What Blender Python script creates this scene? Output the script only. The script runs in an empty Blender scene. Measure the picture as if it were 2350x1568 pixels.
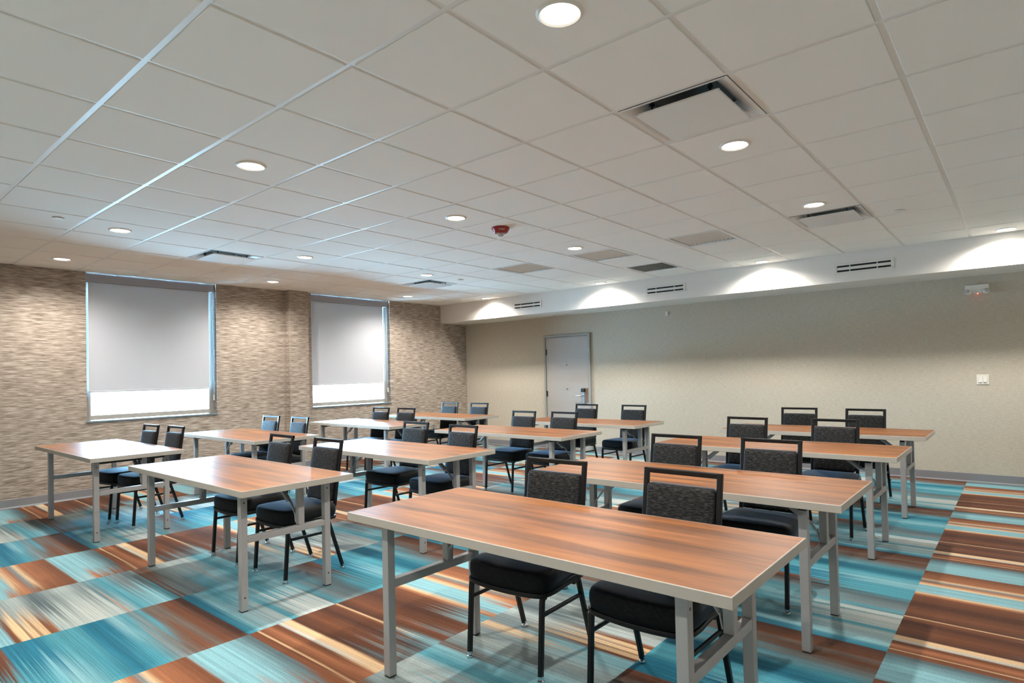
import bpy, bmesh, math, random
from mathutils import Vector, Matrix
R_ = math.radians
random.seed(4)
scene = bpy.context.scene
COL = scene.collection

# ------------------------------------------------------------------ camera
W_, H_ = 2350.0, 1568.0
FPX, YAW, PITCH, ROLL = 1386.398, 0.6992086, 0.0189698, -0.0224422
PPX, PPY = 1182.11, 831.21
CAM = Vector((-0.3515, -2.2312, 1.3994))
def cam_axes():
    f = Vector((math.cos(YAW)*math.cos(PITCH), math.sin(YAW)*math.cos(PITCH), math.sin(PITCH)))
    r = Vector((math.sin(YAW), -math.cos(YAW), 0)); u = r.cross(f)
    r2 = math.cos(ROLL)*r + math.sin(ROLL)*u; u2 = -math.sin(ROLL)*r + math.cos(ROLL)*u
    return r2, u2, f
cd = bpy.data.cameras.new('camera'); cam = bpy.data.objects.new('camera', cd); COL.objects.link(cam)
cd.sensor_fit = 'HORIZONTAL'; cd.sensor_width = 36.0; cd.lens = 36.0*FPX/W_
cd.shift_x = -(PPX-W_/2)/W_; cd.shift_y = (PPY-H_/2)/W_
cd.clip_start = 0.05; cd.clip_end = 300
_r, _u, _f = cam_axes()
cam.matrix_world = Matrix(((_r.x, _u.x, -_f.x, CAM.x), (_r.y, _u.y, -_f.y, CAM.y), (_r.z, _u.z, -_f.z, CAM.z), (0, 0, 0, 1)))
scene.camera = cam

# ------------------------------------------------------------------ world and exposure
world = bpy.data.worlds.new('world'); scene.world = world; world.use_nodes = True
bg = world.node_tree.nodes['Background']
bg.inputs[0].default_value = (0.38, 0.69, 1.0, 1); bg.inputs[1].default_value = 42.0
vs = scene.view_settings
vs.view_transform = 'Standard'; vs.look = 'None'; vs.gamma = 1.0; vs.use_curve_mapping = False
vs.exposure = 1.80
LAMP_W = 44.0
cy = scene.cycles
cy.use_denoising = True
cy.use_adaptive_sampling = True; cy.adaptive_threshold = 0.1; cy.adaptive_min_samples = 16
cy.max_bounces = 6; cy.diffuse_bounces = 5; cy.glossy_bounces = 2; cy.transmission_bounces = 4; cy.transparent_max_bounces = 6
cy.sample_clamp_indirect = 6.0; cy.caustics_reflective = False; cy.caustics_refractive = False

# ------------------------------------------------------------------ room numbers
HC = 2.777; YW = 6.585; XS = 7.866; XD = 8.568; ZS = 2.425
XMIN, YMIN = -1.7, -3.4
TILE = 0.61

# daylight enters through the strips left open under the two shades: sampling portals in the window openings
for px0, px1 in ((1.99, 3.46), (5.07, 6.55)):
    pl = bpy.data.lights.new('window_portal', 'AREA'); pl.shape = 'RECTANGLE'; pl.size = px1-px0; pl.size_y = .30
    pl.cycles.is_portal = True
    po = bpy.data.objects.new('window_portal', pl); COL.objects.link(po); po.location = ((px0+px1)/2, 6.585+.16, .972+.15); po.rotation_euler = (math.radians(-90), 0, 0)

# ------------------------------------------------------------------ colour helpers
def lin(c):
    def f(x):
        x /= 255.0
        return x/12.92 if x <= 0.04045 else ((x+0.055)/1.055)**2.4
    return (f(c[0]), f(c[1]), f(c[2]), 1.0)
class NT:
    def __init__(s, name):
        s.m = bpy.data.materials.new(name); s.m.use_nodes = True
        s.t = s.m.node_tree; s.n = s.t.nodes; s.b = s.n['Principled BSDF']; s.out = s.n['Material Output']
    def add(s, typ, **kw):
        n = s.n.new(typ)
        for k, v in kw.items(): setattr(n, k, v)
        return n
    def link(s, a, b): s.t.links.new(a, b)
    def val(s, sock, v):
        if isinstance(v, (int, float)): sock.default_value = v
        elif isinstance(v, (tuple, list)): sock.default_value = v
        else: s.link(v, sock)
    def math(s, op, a, b=None, c=None, clamp=False):
        n = s.add('ShaderNodeMath', operation=op); n.use_clamp = clamp
        s.val(n.inputs[0], a)
        if b is not None: s.val(n.inputs[1], b)
        if c is not None: s.val(n.inputs[2], c)
        return n.outputs[0]
    def vec(s, x, y, z):
        n = s.add('ShaderNodeCombineXYZ'); s.val(n.inputs[0], x); s.val(n.inputs[1], y); s.val(n.inputs[2], z)
        return n.outputs[0]
    def noise(s, v, scale=1.0, detail=2.0, rough=0.5, dist=0.0):
        n = s.add('ShaderNodeTexNoise'); s.link(v, n.inputs['Vector'])
        n.inputs['Scale'].default_value = scale; n.inputs['Detail'].default_value = detail
        n.inputs['Roughness'].default_value = rough; n.inputs['Distortion'].default_value = dist
        return n.outputs['Fac']
    def mix(s, f, a, b, typ='MIX'):
        n = s.add('ShaderNodeMix', data_type='RGBA', blend_type=typ)
        s.val(n.inputs[0], f); s.val(n.inputs[6], a); s.val(n.inputs[7], b)
        return n.outputs[2]
    def ramp(s, f, stops, interp='LINEAR'):
        n = s.add('ShaderNodeValToRGB'); cr = n.color_ramp; cr.interpolation = interp
        while len(cr.elements) > 1: cr.elements.remove(cr.elements[-1])
        cr.elements[0].position = stops[0][0]; cr.elements[0].color = stops[0][1]
        for p, c in stops[1:]:
            e = cr.elements.new(p); e.color = c
        s.link(f, n.inputs[0]); return n.outputs[0]
    def coords(s, kind='Object'):
        t = s.add('ShaderNodeTexCoord'); return t.outputs[kind]
    def sep(s, v):
        n = s.add('ShaderNodeSeparateXYZ'); s.link(v, n.inputs[0]); return n.outputs
    def scaled(s, v, sc):
        n = s.add('ShaderNodeMapping'); s.link(v, n.inputs[0]); n.inputs['Scale'].default_value = sc
        return n.outputs[0]
    def bump(s, h, strength=0.2, dist=0.01):
        n = s.add('ShaderNodeBump'); s.link(h, n.inputs['Height']); n.inputs['Strength'].default_value = strength
        n.inputs['Distance'].default_value = dist; s.link(n.outputs[0], s.b.inputs['Normal'])
    def set(s, **kw):
        for k, v in kw.items(): s.val(s.b.inputs[k.replace('_', ' ')], v)
        return s.m

def simple(name, rgb, rough=0.5, metal=0.0, var=0.04, scale=30.0, spec=0.5):
    t = NT(name); o = t.coords()
    n = t.noise(o, scale, 3)
    c = lin(rgb)
    lo = tuple(x*(1-var) for x in c[:3])+(1,); hi = tuple(min(1, x*(1+var)) for x in c[:3])+(1,)
    t.set(Base_Color=t.mix(n, lo, hi), Roughness=rough, Metallic=metal)
    t.b.inputs['Specular IOR Level'].default_value = spec
    return t.m

# ------------------------------------------------------------------ materials
M = {}
def mat_carpet():
    t = NT('carpet_pattern'); o = t.coords(); x, y, z = t.sep(o)
    P, WB, X0, Y0 = 1.83, 0.915, 1.245, 0.15
    wob = t.noise(t.vec(t.math('MULTIPLY', x, 55), t.math('MULTIPLY', y, 2.2), 0), 1.0, 2)
    streak = t.noise(t.vec(t.math('MULTIPLY', x, 260), t.math('MULTIPLY', y, 3.0), 3.1), 1.0, 3, 0.6)
    broad = t.noise(t.vec(t.math('MULTIPLY', x, 22), t.math('MULTIPLY', y, 1.3), 7.7), 1.0, 2)
    def rows(k):
        w = t.add('ShaderNodeTexWhiteNoise', noise_dimensions='1D'); t.link(t.math('FLOOR', t.math('MULTIPLY', x, k)), w.inputs['W']); return w.outputs['Value']
    r1, r2 = rows(165.0), rows(41.0)
    rowmix = t.math('ADD', t.math('MULTIPLY', r1, 0.42), t.math('ADD', t.math('MULTIPLY', r2, 0.28), t.math('MULTIPLY', broad, 0.45)))
    xj = t.math('ADD', x, t.math('MULTIPLY', t.math('SUBTRACT', wob, 0.5), 0.010))
    u = t.math('FRACT', t.math('DIVIDE', t.math('SUBTRACT', xj, X0), P))
    vb = t.math('DIVIDE', t.math('SUBTRACT', y, Y0), WB)
    band = t.math('FLOORED_MODULO', t.math('FLOOR', vb), 3.0)
    v = t.math('FRACT', vb)
    TL, AQ, PA, GR, DG = (12, 108, 134), (130, 178, 187), (166, 178, 176), (116, 130, 132), (78, 95, 100)
    LT, BR, DB, OR, CR, WH = (70, 146, 162), (110, 62, 32), (74, 38, 18), (162, 102, 66), (218, 182, 140), (188, 195, 190)
    BG = (106, 92, 82)
    def st(*a): return [(p, lin(c)) for p, c in a]
    A1 = st((0, BR), (.024, BR), (.028, CR), (.034, BR), (.06, OR), (.075, BR), (.09, BR), (.096, WH), (.115, CR), (.132, CR), (.138, DB), (.2, BR), (.25, DB),
            (.296, BR), (.301, CR), (.307, DB), (.36, BR), (.43, DB), (.52, BR), (.535, OR), (.55, CR), (.57, AQ), (.64, AQ), (.655, CR), (.68, OR), (.70, GR),
            (.715, CR), (.73, OR), (.82, BR), (.83, AQ), (.92, AQ), (.99, DG))
    A0 = st((0, BR), (.018, BR), (.022, CR), (.03, BR), (.085, OR), (.092, CR), (.125, CR), (.131, BR), (.15, DG), (.2, GR), (.25, DG), (.31, AQ), (.325, BR), (.35, BR), (.365, GR),
            (.40, BR), (.445, BR), (.47, AQ), (.53, LT), (.536, OR), (.556, OR), (.565, AQ), (.61, AQ), (.625, OR), (.68, OR), (.71, BR), (.822, BR), (.83, AQ), (.875, PA), (.89, OR), (.95, BR), (1, BR))
    B1 = st((0, TL), (.03, TL), (.05, AQ), (.09, LT), (.16, AQ), (.22, LT), (.30, AQ), (.36, LT), (.41, GR), (.43, BG), (.47, DB), (.505, BR), (.509, TL), (.59, TL),
            (.62, LT), (.69, LT), (.705, TL), (.76, TL), (.785, AQ), (.815, LT), (.84, GR), (.865, LT), (.875, BG), (.92, BG), (.935, BR), (.985, DB), (1, DB))
    B0 = st((0, TL), (.03, LT), (.038, AQ), (.135, PA), (.145, LT), (.16, LT), (.17, PA), (.235, WH), (.295, PA), (.302, DG), (.31, LT), (.35, GR), (.42, DG), (.47, LT), (.55, LT), (.60, AQ), (.66, LT),
            (.72, TL), (.78, LT), (.82, GR), (.85, BG), (.89, BR), (.92, BG), (.935, BR), (.985, DB), (1, DB))
    C1 = st((0, BR), (.02, BG), (.03, BR), (.05, BG), (.06, GR), (.13, PA), (.2, PA), (.24, LT), (.30, AQ), (.31, BR), (.316, GR), (.325, BR), (.33, GR), (.345, GR), (.40, PA), (.46, GR),
            (.5, CR), (.52, GR), (.56, GR), (.62, PA), (.67, DG), (.70, GR), (.76, PA), (.82, GR), (.88, LT), (.93, GR), (.97, DG), (1, GR))
    C0 = st((0, BR), (.012, GR), (.018, BR), (.028, GR), (.09, GR), (.11, LT), (.18, AQ), (.26, LT), (.33, AQ), (.42, PA), (.50, AQ), (.54, AQ), (.545, BR), (.556, BR), (.561, CR), (.579, CR), (.583, DB),
            (.588, CR), (.603, CR), (.607, DB), (.612, CR), (.628, CR), (.633, BR), (.65, OR), (.655, PA), (.76, WH), (.836, PA), (.841, OR), (.847, PA), (.88, LT), (.95, AQ), (1, LT))
    outs = []
    for (s1, s0, c, k) in ((A1, A0, .18, .62), (B1, B0, .50, .85), (C1, C0, .50, .85)):
        f = t.math('ADD', t.math('MULTIPLY', t.math('SUBTRACT', v, t.math('ADD', c, t.math('MULTIPLY', t.math('SUBTRACT', rowmix, 0.57), k))), 2.6), t.math('ADD', 0.0, t.math('MULTIPLY', streak, 1.0)), clamp=True)
        outs.append(t.mix(f, t.ramp(u, s0), t.ramp(u, s1)))
    isB = t.math('GREATER_THAN', band, 0.5); isC = t.math('GREATER_THAN', band, 1.5)
    col = t.mix(isC, t.mix(isB, outs[0], outs[1]), outs[2])
    # heathered yarn: soft shade variation along the stripes, fine pile grain
    tone = t.math('ADD', t.math('ADD', 0.38, t.math('MULTIPLY', r1, 0.26)), t.math('MULTIPLY', streak, 0.66))
    fine = t.noise(t.scaled(o, (190, 150, 1)), 1.0, 2, 0.75)
    tone2 = t.math('MULTIPLY', tone, t.math('ADD', 0.45, t.math('MULTIPLY', fine, 1.1)))
    tc = t.add('ShaderNodeCombineColor')
    for i in range(3): t.link(tone2, tc.inputs[i])
    col = t.mix(1.0, col, tc.outputs[0], 'MULTIPLY')
    t.set(Base_Color=col, Roughness=0.95); t.b.inputs['Specular IOR Level'].default_value = 0.15
    t.b.inputs['Sheen Weight'].default_value = 0.1
    t.bump(fine, 0.5, 0.005)
    return t.m

def mat_wallpaper_strie():
    t = NT('woven_strie_wallpaper'); o = t.coords(); x, y, z = t.sep(o)
    h = t.math('ADD', x, y)
    a = t.noise(t.vec(t.math('MULTIPLY', h, 7), 0.0, t.math('MULTIPLY', z, 105)), 1.0, 3, 0.55, 0.3)
    b = t.noise(t.vec(t.math('MULTIPLY', h, 3), 5.0, t.math('MULTIPLY', z, 26)), 1.0, 2)
    f = t.math('ADD', t.math('MULTIPLY', a, 0.9), t.math('MULTIPLY', b, 0.16))
    col = t.ramp(f, [(.34, lin((106, 95, 85))), (.47, lin((142, 129, 117))), (.56, lin((168, 155, 143))), (.68, lin((196, 184, 172)))])
    t.set(Base_Color=col, Roughness=0.75); t.b.inputs['Specular IOR Level'].default_value = 0.25
    t.bump(a, 0.25, 0.006)
    return t.m

def mat_wallpaper_linen():
    t = NT('linen_wallpaper'); o = t.coords(); x, y, z = t.sep(o)
    h = t.math('ADD', x, y)
    a = t.noise(t.vec(t.math('MULTIPLY', h, 18), 0.0, t.math('MULTIPLY', z, 130)), 1.0, 3)
    b = t.noise(t.vec(t.math('MULTIPLY', h, 110), 0.0, t.math('MULTIPLY', z, 16)), 1.0, 2)
    f = t.math('ADD', t.math('MULTIPLY', a, 0.65), t.math('MULTIPLY', b, 0.35))
    col = t.ramp(f, [(.34, lin((182, 172, 156))), (.5, lin((191, 182, 166))), (.66, lin((200, 192, 177)))])
    t.set(Base_Color=col, Roughness=0.8); t.b.inputs['Specular IOR Level'].default_value = 0.2
    t.bump(f, 0.08, 0.003)
    return t.m

def mat_ceiling_tile():
    t = NT('mineral_fibre_tile'); o = t.coords('Object')
    n = t.noise(o, 260, 3)
    t.set(Base_Color=t.mix(n, lin((236, 233, 226)), lin((244, 241, 235))), Roughness=0.9)
    t.b.inputs['Specular IOR Level'].default_value = 0.15
    t.bump(n, 0.12, 0.002)
    return t.m

def mat_wood():
    t = NT('walnut_laminate'); o = t.coords('Object')
    oi = t.add('ShaderNodeObjectInfo')
    off = t.math('MULTIPLY', oi.outputs['Random'], 37.0)
    x, y, z = t.sep(o)
    g1 = t.noise(t.vec(t.math('MULTIPLY', x, 16), t.math('ADD', t.math('MULTIPLY', y, 1.1), off), off), 1.0, 3, 0.5, 0.4)
    g2 = t.noise(t.vec(t.math('MULTIPLY', x, 170), t.math('ADD', t.math('MULTIPLY', y, 5), off), off), 1.0, 3)
    f = t.math('ADD', t.math('MULTIPLY', g1, 0.72), t.math('MULTIPLY', g2, 0.28))
    col = t.ramp(f, [(.32, lin((76, 44, 19))), (.45, lin((116, 69, 32))), (.56, lin((142, 86, 38))), (.70, lin((162, 104, 50)))])
    t.set(Base_Color=col, Roughness=0.40)
    t.b.inputs['Specular IOR Level'].default_value = 0.5
    return t.m

def mat_fabric(name, lo, hi, sc, bump=0.3):
    t = NT(name); o = t.coords('Object')
    a = t.noise(t.scaled(o, sc), 1.0, 3, 0.6)
    b = t.noise(t.scaled(o, (700, 700, 700)), 1.0, 1)
    f = t.math('ADD', t.math('MULTIPLY', a, 0.75), t.math('MULTIPLY', b, 0.25))
    col = t.ramp(f, [(.44, lin(lo)), (.56, lin(tuple((p+q)/2 for p, q in zip(lo, hi)))), (.68, lin(hi))])
    t.set(Base_Color=col, Roughness=0.7); t.b.inputs['Specular IOR Level'].default_value = 0.25
    t.b.inputs['Sheen Weight'].default_value = 0.45; t.b.inputs['Sheen Roughness'].default_value = 0.3; t.b.inputs['Sheen Tint'].default_value = (0.45, 0.68, 1.0, 1)  # blue daylight on the upholstery is put into the sheen tint
    t.bump(f, bump, 0.002)
    return t.m

def mat_emit(name, rgb, strength):
    t = NT(name)
    t.set(Base_Color=(1, 1, 1, 1), Roughness=0.5)
    t.b.inputs['Emission Color'].default_value = rgb; t.b.inputs['Emission Strength'].default_value = strength
    return t.m

def mat_shade():
    t = NT('roller_shade_fabric'); o = t.coords()
    n = t.noise(t.scaled(o, (900, 900, 900)), 1.0, 1)
    c = t.mix(n, lin((190, 191, 196)), lin((198, 199, 204)))
    t.set(Base_Color=c, Roughness=0.9); t.b.inputs['Specular IOR Level'].default_value = 0.15
    tr = t.add('ShaderNodeBsdfTranslucent'); tr.inputs[0].default_value = lin((215, 210, 205))
    mx = t.add('ShaderNodeMixShader'); mx.inputs[0].default_value = 0.055
    t.link(t.b.outputs[0], mx.inputs[1]); t.link(tr.outputs[0], mx.inputs[2]); t.link(mx.outputs[0], t.out.inputs[0])
    return t.m

def mat_pane():
    t = NT('window_glass')
    tr = t.add('ShaderNodeBsdfTransparent'); tr.inputs[0].default_value = (0.93, 0.97, 0.96, 1)
    gl = t.add('ShaderNodeBsdfGlossy'); gl.inputs['Roughness'].default_value = 0.02
    fr = t.add('ShaderNodeFresnel'); fr.inputs[0].default_value = 1.45
    mx = t.add('ShaderNodeMixShader'); t.link(fr.outputs[0], mx.inputs[0])
    t.link(tr.outputs[0], mx.inputs[1]); t.link(gl.outputs[0], mx.inputs[2]); t.link(mx.outputs[0], t.out.inputs[0])
    return t.m

def mat_lens():
    t = NT('clear_strobe_lens')
    t.set(Base_Color=(1, 1, 1, 1), Roughness=0.06)
    t.b.inputs['Transmission Weight'].default_value = 0.75
    return t.m

def mat_foliage():
    t = NT('hedge_leaves'); o = t.coords()
    n = t.noise(o, 6, 3)
    t.set(Base_Color=t.ramp(n, [(.35, lin((60, 98, 52))), (.65, lin((150, 180, 120)))]), Roughness=0.8)
    return t.m

M['carpet'] = mat_carpet(); M['strie'] = mat_wallpaper_strie(); M['linen'] = mat_wallpaper_linen()
M['tile'] = mat_ceiling_tile(); M['wood'] = mat_wood()
M['grid'] = simple('painted_grid_steel', (228, 226, 221), 0.42, 0.0, 0.02, 30, 0.4)
M['plaster'] = simple('white_painted_drywall', (228, 224, 218), 0.7, 0, 0.015, 60, 0.3)
M['base'] = simple('grey_vinyl_base', (132, 132, 136), 0.45, 0, 0.03)
M['edge'] = simple('brushed_grey_edge', (178, 172, 162), 0.38, 0.0, 0.05, 14)
M['leg'] = simple('silver_powder_coat', (166, 164, 163), 0.36, 0.2, 0.03, 50)
M['blackplastic'] = simple('black_plastic', (22, 22, 24), 0.45)
M['blackmetal'] = simple('black_powder_coat', (9, 9, 10), 0.38, 0.0, 0.1, 60, 0.35)
M['chrome'] = simple('chrome_glide', (220, 220, 222), 0.15, 1.0, 0.02)
M['seat'] = mat_fabric('black_seat_fabric', (8, 8, 9), (30, 30, 32), (160, 40, 160))
M['back'] = mat_fabric('charcoal_heather_fabric', (7, 7, 8), (84, 83, 82), (240, 40, 260))
M['lens'] = mat_emit('lit_downlight_lens', (1.0, 0.95, 0.86, 1), 5.0); M['lens'].cycles.emission_sampling = 'NONE'
M['white'] = simple('white_enamel', (226, 222, 214), 0.4, 0, 0.015)
M['satin'] = simple('satin_white_steel', (224, 223, 220), 0.25, 0.0, 0.02)
M['dark'] = simple('dark_duct', (14, 14, 15), 0.8)
M['throat'] = simple('duct_throat_steel', (84, 90, 90), 0.5)
M['slat'] = simple('silver_grille_slat', (226, 227, 227), 0.3, 0.1, 0.02)
M['door'] = simple('painted_door', (168, 161, 154), 0.5, 0, 0.02, 12)
M['doorframe'] = simple('painted_door_frame', (150, 150, 143), 0.42, 0, 0.02)
M['steel'] = simple('brushed_steel', (190, 192, 196), 0.28, 0.9, 0.03)
M['bronze'] = simple('hinge_steel', (92, 88, 82), 0.35, 0.8)
M['brown'] = simple('brown_plate', (136, 104, 84), 0.5)
M['red'] = simple('fire_red_plastic', (146, 10, 10), 0.3)
M['letters'] = simple('white_print', (226, 220, 210), 0.6)
M['winframe'] = simple('window_aluminium', (168, 164, 156), 0.4, 0.0, 0.02)
M['sill'] = simple('sill_metal', (120, 134, 142), 0.35, 0.4, 0.03)
M['shade'] = mat_shade(); M['pane'] = mat_pane(); M['clear'] = mat_lens(); M['leaf'] = mat_foliage()
M['fascia'] = simple('shade_fascia_fabric', (156, 158, 166), 0.6, 0, 0.02)
M['grey_lamp'] = simple('lamp_head_glass', (190, 192, 194), 0.2, 0.1)
M['led'] = mat_emit('red_led', (1, 0.06, 0.04, 1), 6.0)
M['ground'] = simple('pale_outdoor_paving', (196, 194, 186), 0.9, 0, 0.08, 2)
M['plasterboard'] = simple('ceiling_void', (90, 88, 84), 0.9)

# ------------------------------------------------------------------ mesh helpers
def box(bm, x0, x1, y0, y1, z0, z1, bev=0.0, seg=2):
    vs_ = [bm.verts.new(p) for p in ((x0, y0, z0), (x1, y0, z0), (x1, y1, z0), (x0, y1, z0), (x0, y0, z1), (x1, y0, z1), (x1, y1, z1), (x0, y1, z1))]
    fs = [bm.faces.new([vs_[i] for i in q]) for q in ((0, 3, 2, 1), (4, 5, 6, 7), (0, 1, 5, 4), (1, 2, 6, 5), (2, 3, 7, 6), (3, 0, 4, 7))]
    if bev > 0:
        es = list({e for f in fs for e in f.edges})
        bmesh.ops.bevel(bm, geom=es, offset=bev, segments=seg, affect='EDGES', profile=0.5)
def fillet(pts, r, n=5):
    P = [Vector(p) for p in pts]; out = [P[0]]
    for i in range(1, len(P)-1):
        a, b, c = P[i-1], P[i], P[i+1]
        d1 = (a-b).normalized(); d2 = (c-b).normalized(); ang = d1.angle(d2)
        if ang > 3.1: out.append(b); continue
        t = min(r/math.tan(ang/2), (a-b).length*.49, (c-b).length*.49)
        p1 = b+d1*t; p2 = b+d2*t
        for k in range(n+1):
            s = k/n; out.append((1-s)**2*p1+2*s*(1-s)*b+s*s*p2)
    out.append(P[-1]); return out
def sweep(bm, pts, prof, ref, cap=True):
    """prof: 2D points (a,b); frame: a along ref, b along tangent x ref"""
    P = [Vector(p) for p in pts]; ref = Vector(ref).normalized(); rings = []
    for i, p in enumerate(P):
        if i == 0: t = P[1]-P[0]
        elif i == len(P)-1: t = P[-1]-P[-2]
        else: t = (P[i+1]-P[i]).normalized()+(P[i]-P[i-1]).normalized()
        t.normalize(); b = t.cross(ref).normalized(); a = b.cross(t).normalized()
        rings.append([bm.verts.new(p+a*q[0]+b*q[1]) for q in prof])
    n = len(prof)
    for r0, r1 in zip(rings, rings[1:]):
        for k in range(n):
            bm.faces.new((r0[k], r0[(k+1) % n], r1[(k+1) % n], r1[k]))
    if cap:
        bm.faces.new(list(reversed(rings[0]))); bm.faces.new(rings[-1])
def sqprof(w, h, c=0.004):
    a, b = w/2, h/2
    return [(-a+c, -b), (a-c, -b), (a, -b+c), (a, b-c), (a-c, b), (-a+c, b), (-a, b-c), (-a, -b+c)]
def rprof(r, n=12): return [(r*math.cos(2*math.pi*k/n), r*math.sin(2*math.pi*k/n)) for k in range(n)]
def lathe(bm, prof, n=32, center=(0, 0, 0), cap=True):
    c = Vector(center); rings = []
    for r, z in prof:
        rings.append([bm.verts.new(c+Vector((r*math.cos(2*math.pi*k/n), r*math.sin(2*math.pi*k/n), z))) for k in range(n)])
    for r0, r1 in zip(rings, rings[1:]):
        for k in range(n): bm.faces.new((r0[k], r0[(k+1) % n], r1[(k+1) % n], r1[k]))
    if cap:
        bm.faces.new(list(reversed(rings[0]))); bm.faces.new(rings[-1])
def layered(bm, outline, levels, fn):
    """outline: closed 2D pts; levels: (height, inset); fn(x,y,h)->3D. Inset towards centroid-scaled."""
    cx = sum(p[0] for p in outline)/len(outline); cy = sum(p[1] for p in outline)/len(outline)
    mx = max(abs(p[0]-cx) for p in outline); my = max(abs(p[1]-cy) for p in outline)
    rings = []
    for h, ins in levels:
        rings.append([bm.verts.new(fn(cx+(p[0]-cx)*(mx-ins)/mx, cy+(p[1]-cy)*(my-ins)/my, h)) for p in outline])
    n = len(outline)
    for r0, r1 in zip(rings, rings[1:]):
        for k in range(n): bm.faces.new((r0[k], r0[(k+1) % n], r1[(k+1) % n], r1[k]))
    bm.faces.new(list(reversed(rings[0]))); bm.faces.new(rings[-1])
def obj(name, bm, mat, parent=None, smooth=False, angle=None):
    bmesh.ops.recalc_face_normals(bm, faces=bm.faces)
    me = bpy.data.meshes.new(name); bm.to_mesh(me); bm.free()
    me.materials.append(mat)
    if smooth:
        for p in me.polygons: p.use_smooth = True
        if angle: 
            try: me.set_sharp_from_angle(angle=R_(angle))
            except Exception: pass
    o = bpy.data.objects.new(name, me); COL.objects.link(o)
    if parent: o.parent = parent
    return o
def empty(name, loc=(0, 0, 0), rz=0.0):
    o = bpy.data.objects.new(name, None); COL.objects.link(o); o.location = loc; o.rotation_euler = (0, 0, rz)
    o.empty_display_size = 0.05; return o
def tag(o, label=None, cat=None, group=None, kind=None):
    if label: o['label'] = label
    if cat: o['category'] = cat
    if group: o['group'] = group
    if kind: o['kind'] = kind
    return o
def struct(o, label, cat): return tag(o, label, cat, kind='structure')
def copy_tree(o, parent=None):
    c = o.copy(); COL.objects.link(c); c.parent = parent
    for ch in list(o.children): copy_tree(ch, c)
    return c
def quick(name, mat, parent=None, boxes=(), bev=0.0, smooth=False):
    bm = bmesh.new()
    for b in boxes: box(bm, *b, bev=bev)
    return obj(name, bm, mat, parent, smooth)

# ================================================================== STRUCTURE
# floor
bm = bmesh.new(); box(bm, XMIN-.15, XD+.15, YMIN-.15, YW, -0.12, 0.0)
struct(obj('floor', bm, M['carpet']), 'striped carpet in teal, rust brown and cream blocks under all the tables', 'floor')

# window wall with two openings
W1 = (1.94, 3.512); W2 = (5.02, 6.606); ZB = 0.922
T = 0.20
bm = bmesh.new()
xs = [XMIN-.15, W1[0], W1[1], W2[0], W2[1], XD+.15]
for i in (0, 2, 4): box(bm, xs[i], xs[i+1], YW, YW+T, -0.12, HC+.2)
for i in (1, 3):
    box(bm, xs[i], xs[i+1], YW, YW+T, -0.12, ZB); box(bm, xs[i], xs[i+1], YW+.03, YW+T, 2.766, HC+.2)
bmesh.ops.remove_doubles(bm, verts=bm.verts, dist=1e-5)
struct(obj('wall_left', bm, M['strie']), 'wall in tan horizontally streaked paper holding the two windows', 'wall')
# column between the windows
bm = bmesh.new(); box(bm, 4.555, 4.885, 6.445, YW, 0, HC, bev=0.004)
struct(obj('wall_column', bm, M['strie']), 'shallow column in tan streaked paper between the two windows', 'column')
# door wall, and two walls behind the camera
struct(quick('wall_back', M['linen'], None, [(XD, XD+.15, YMIN-.15, YW+T, -.12, HC+.2)]), 'long beige linen-look wall with the grey door in it', 'wall')
struct(quick('wall_right', M['plaster'], None, [(XMIN-.15, XD+.15, YMIN-.15, YMIN, -.12, HC+.2)]), 'plain wall closing the room past the open carpet aisle', 'wall')
struct(quick('wall_front', M['plaster'], None, [(XMIN-.15, XMIN, YMIN, YW, -.12, HC+.2)]), 'plain wall behind the camera position', 'wall')
# soffit
bm = bmesh.new(); box(bm, XS, XD, YMIN, YW, ZS, HC+.15)
struct(obj('soffit_beam', bm, M['plaster']), 'white boxed soffit running above the door wall with slot grilles in its face', 'soffit')

# baseboards (flat board + small toe)
def baseboard(name, pts, label):
    bm = bmesh.new()
    for (x0, y0), (x1, y1), (nx, ny) in pts:
        n = Vector((nx, ny, 0)); prof = [(0, 0), (.013, 0), (.010, .008), (.004, .016), (.0035, .1), (0, .103)]
        a = [bm.verts.new(Vector((x0, y0, 0))+n*p+Vector((0, 0, h))) for p, h in prof]
        b = [bm.verts.new(Vector((x1, y1, 0))+n*p+Vector((0, 0, h))) for p, h in prof]
        for k in range(len(prof)-1): bm.faces.new((a[k], a[k+1], b[k+1], b[k]))
        bm.faces.new(list(reversed(a))); bm.faces.new(b)
    struct(obj(name, bm, M['base']), label, 'baseboard')
baseboard('baseboard_left', [((XMIN, YW), (4.555, YW), (0, -1)), ((4.555, YW), (4.555, 6.445), (-1, 0)), ((4.555, 6.445), (4.885, 6.445), (0, -1)), ((4.885, 6.445), (4.885, YW), (1, 0)), ((4.885, YW), (XD, YW), (0, -1))], 'grey vinyl base along the window wall and around its column')
baseboard('baseboard_back', [((XD, YW), (XD, 4.545), (-1, 0)), ((XD, 3.525), (XD, YMIN), (-1, 0))], 'grey vinyl base along the long beige door wall')
baseboard('baseboard_right', [((XMIN, YMIN), (XD, YMIN), (0, 1))], 'grey vinyl base along the wall past the aisle')
baseboard('baseboard_front', [((XMIN, YMIN), (XMIN, YW), (1, 0))], 'grey vinyl base along the wall behind the camera')

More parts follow.
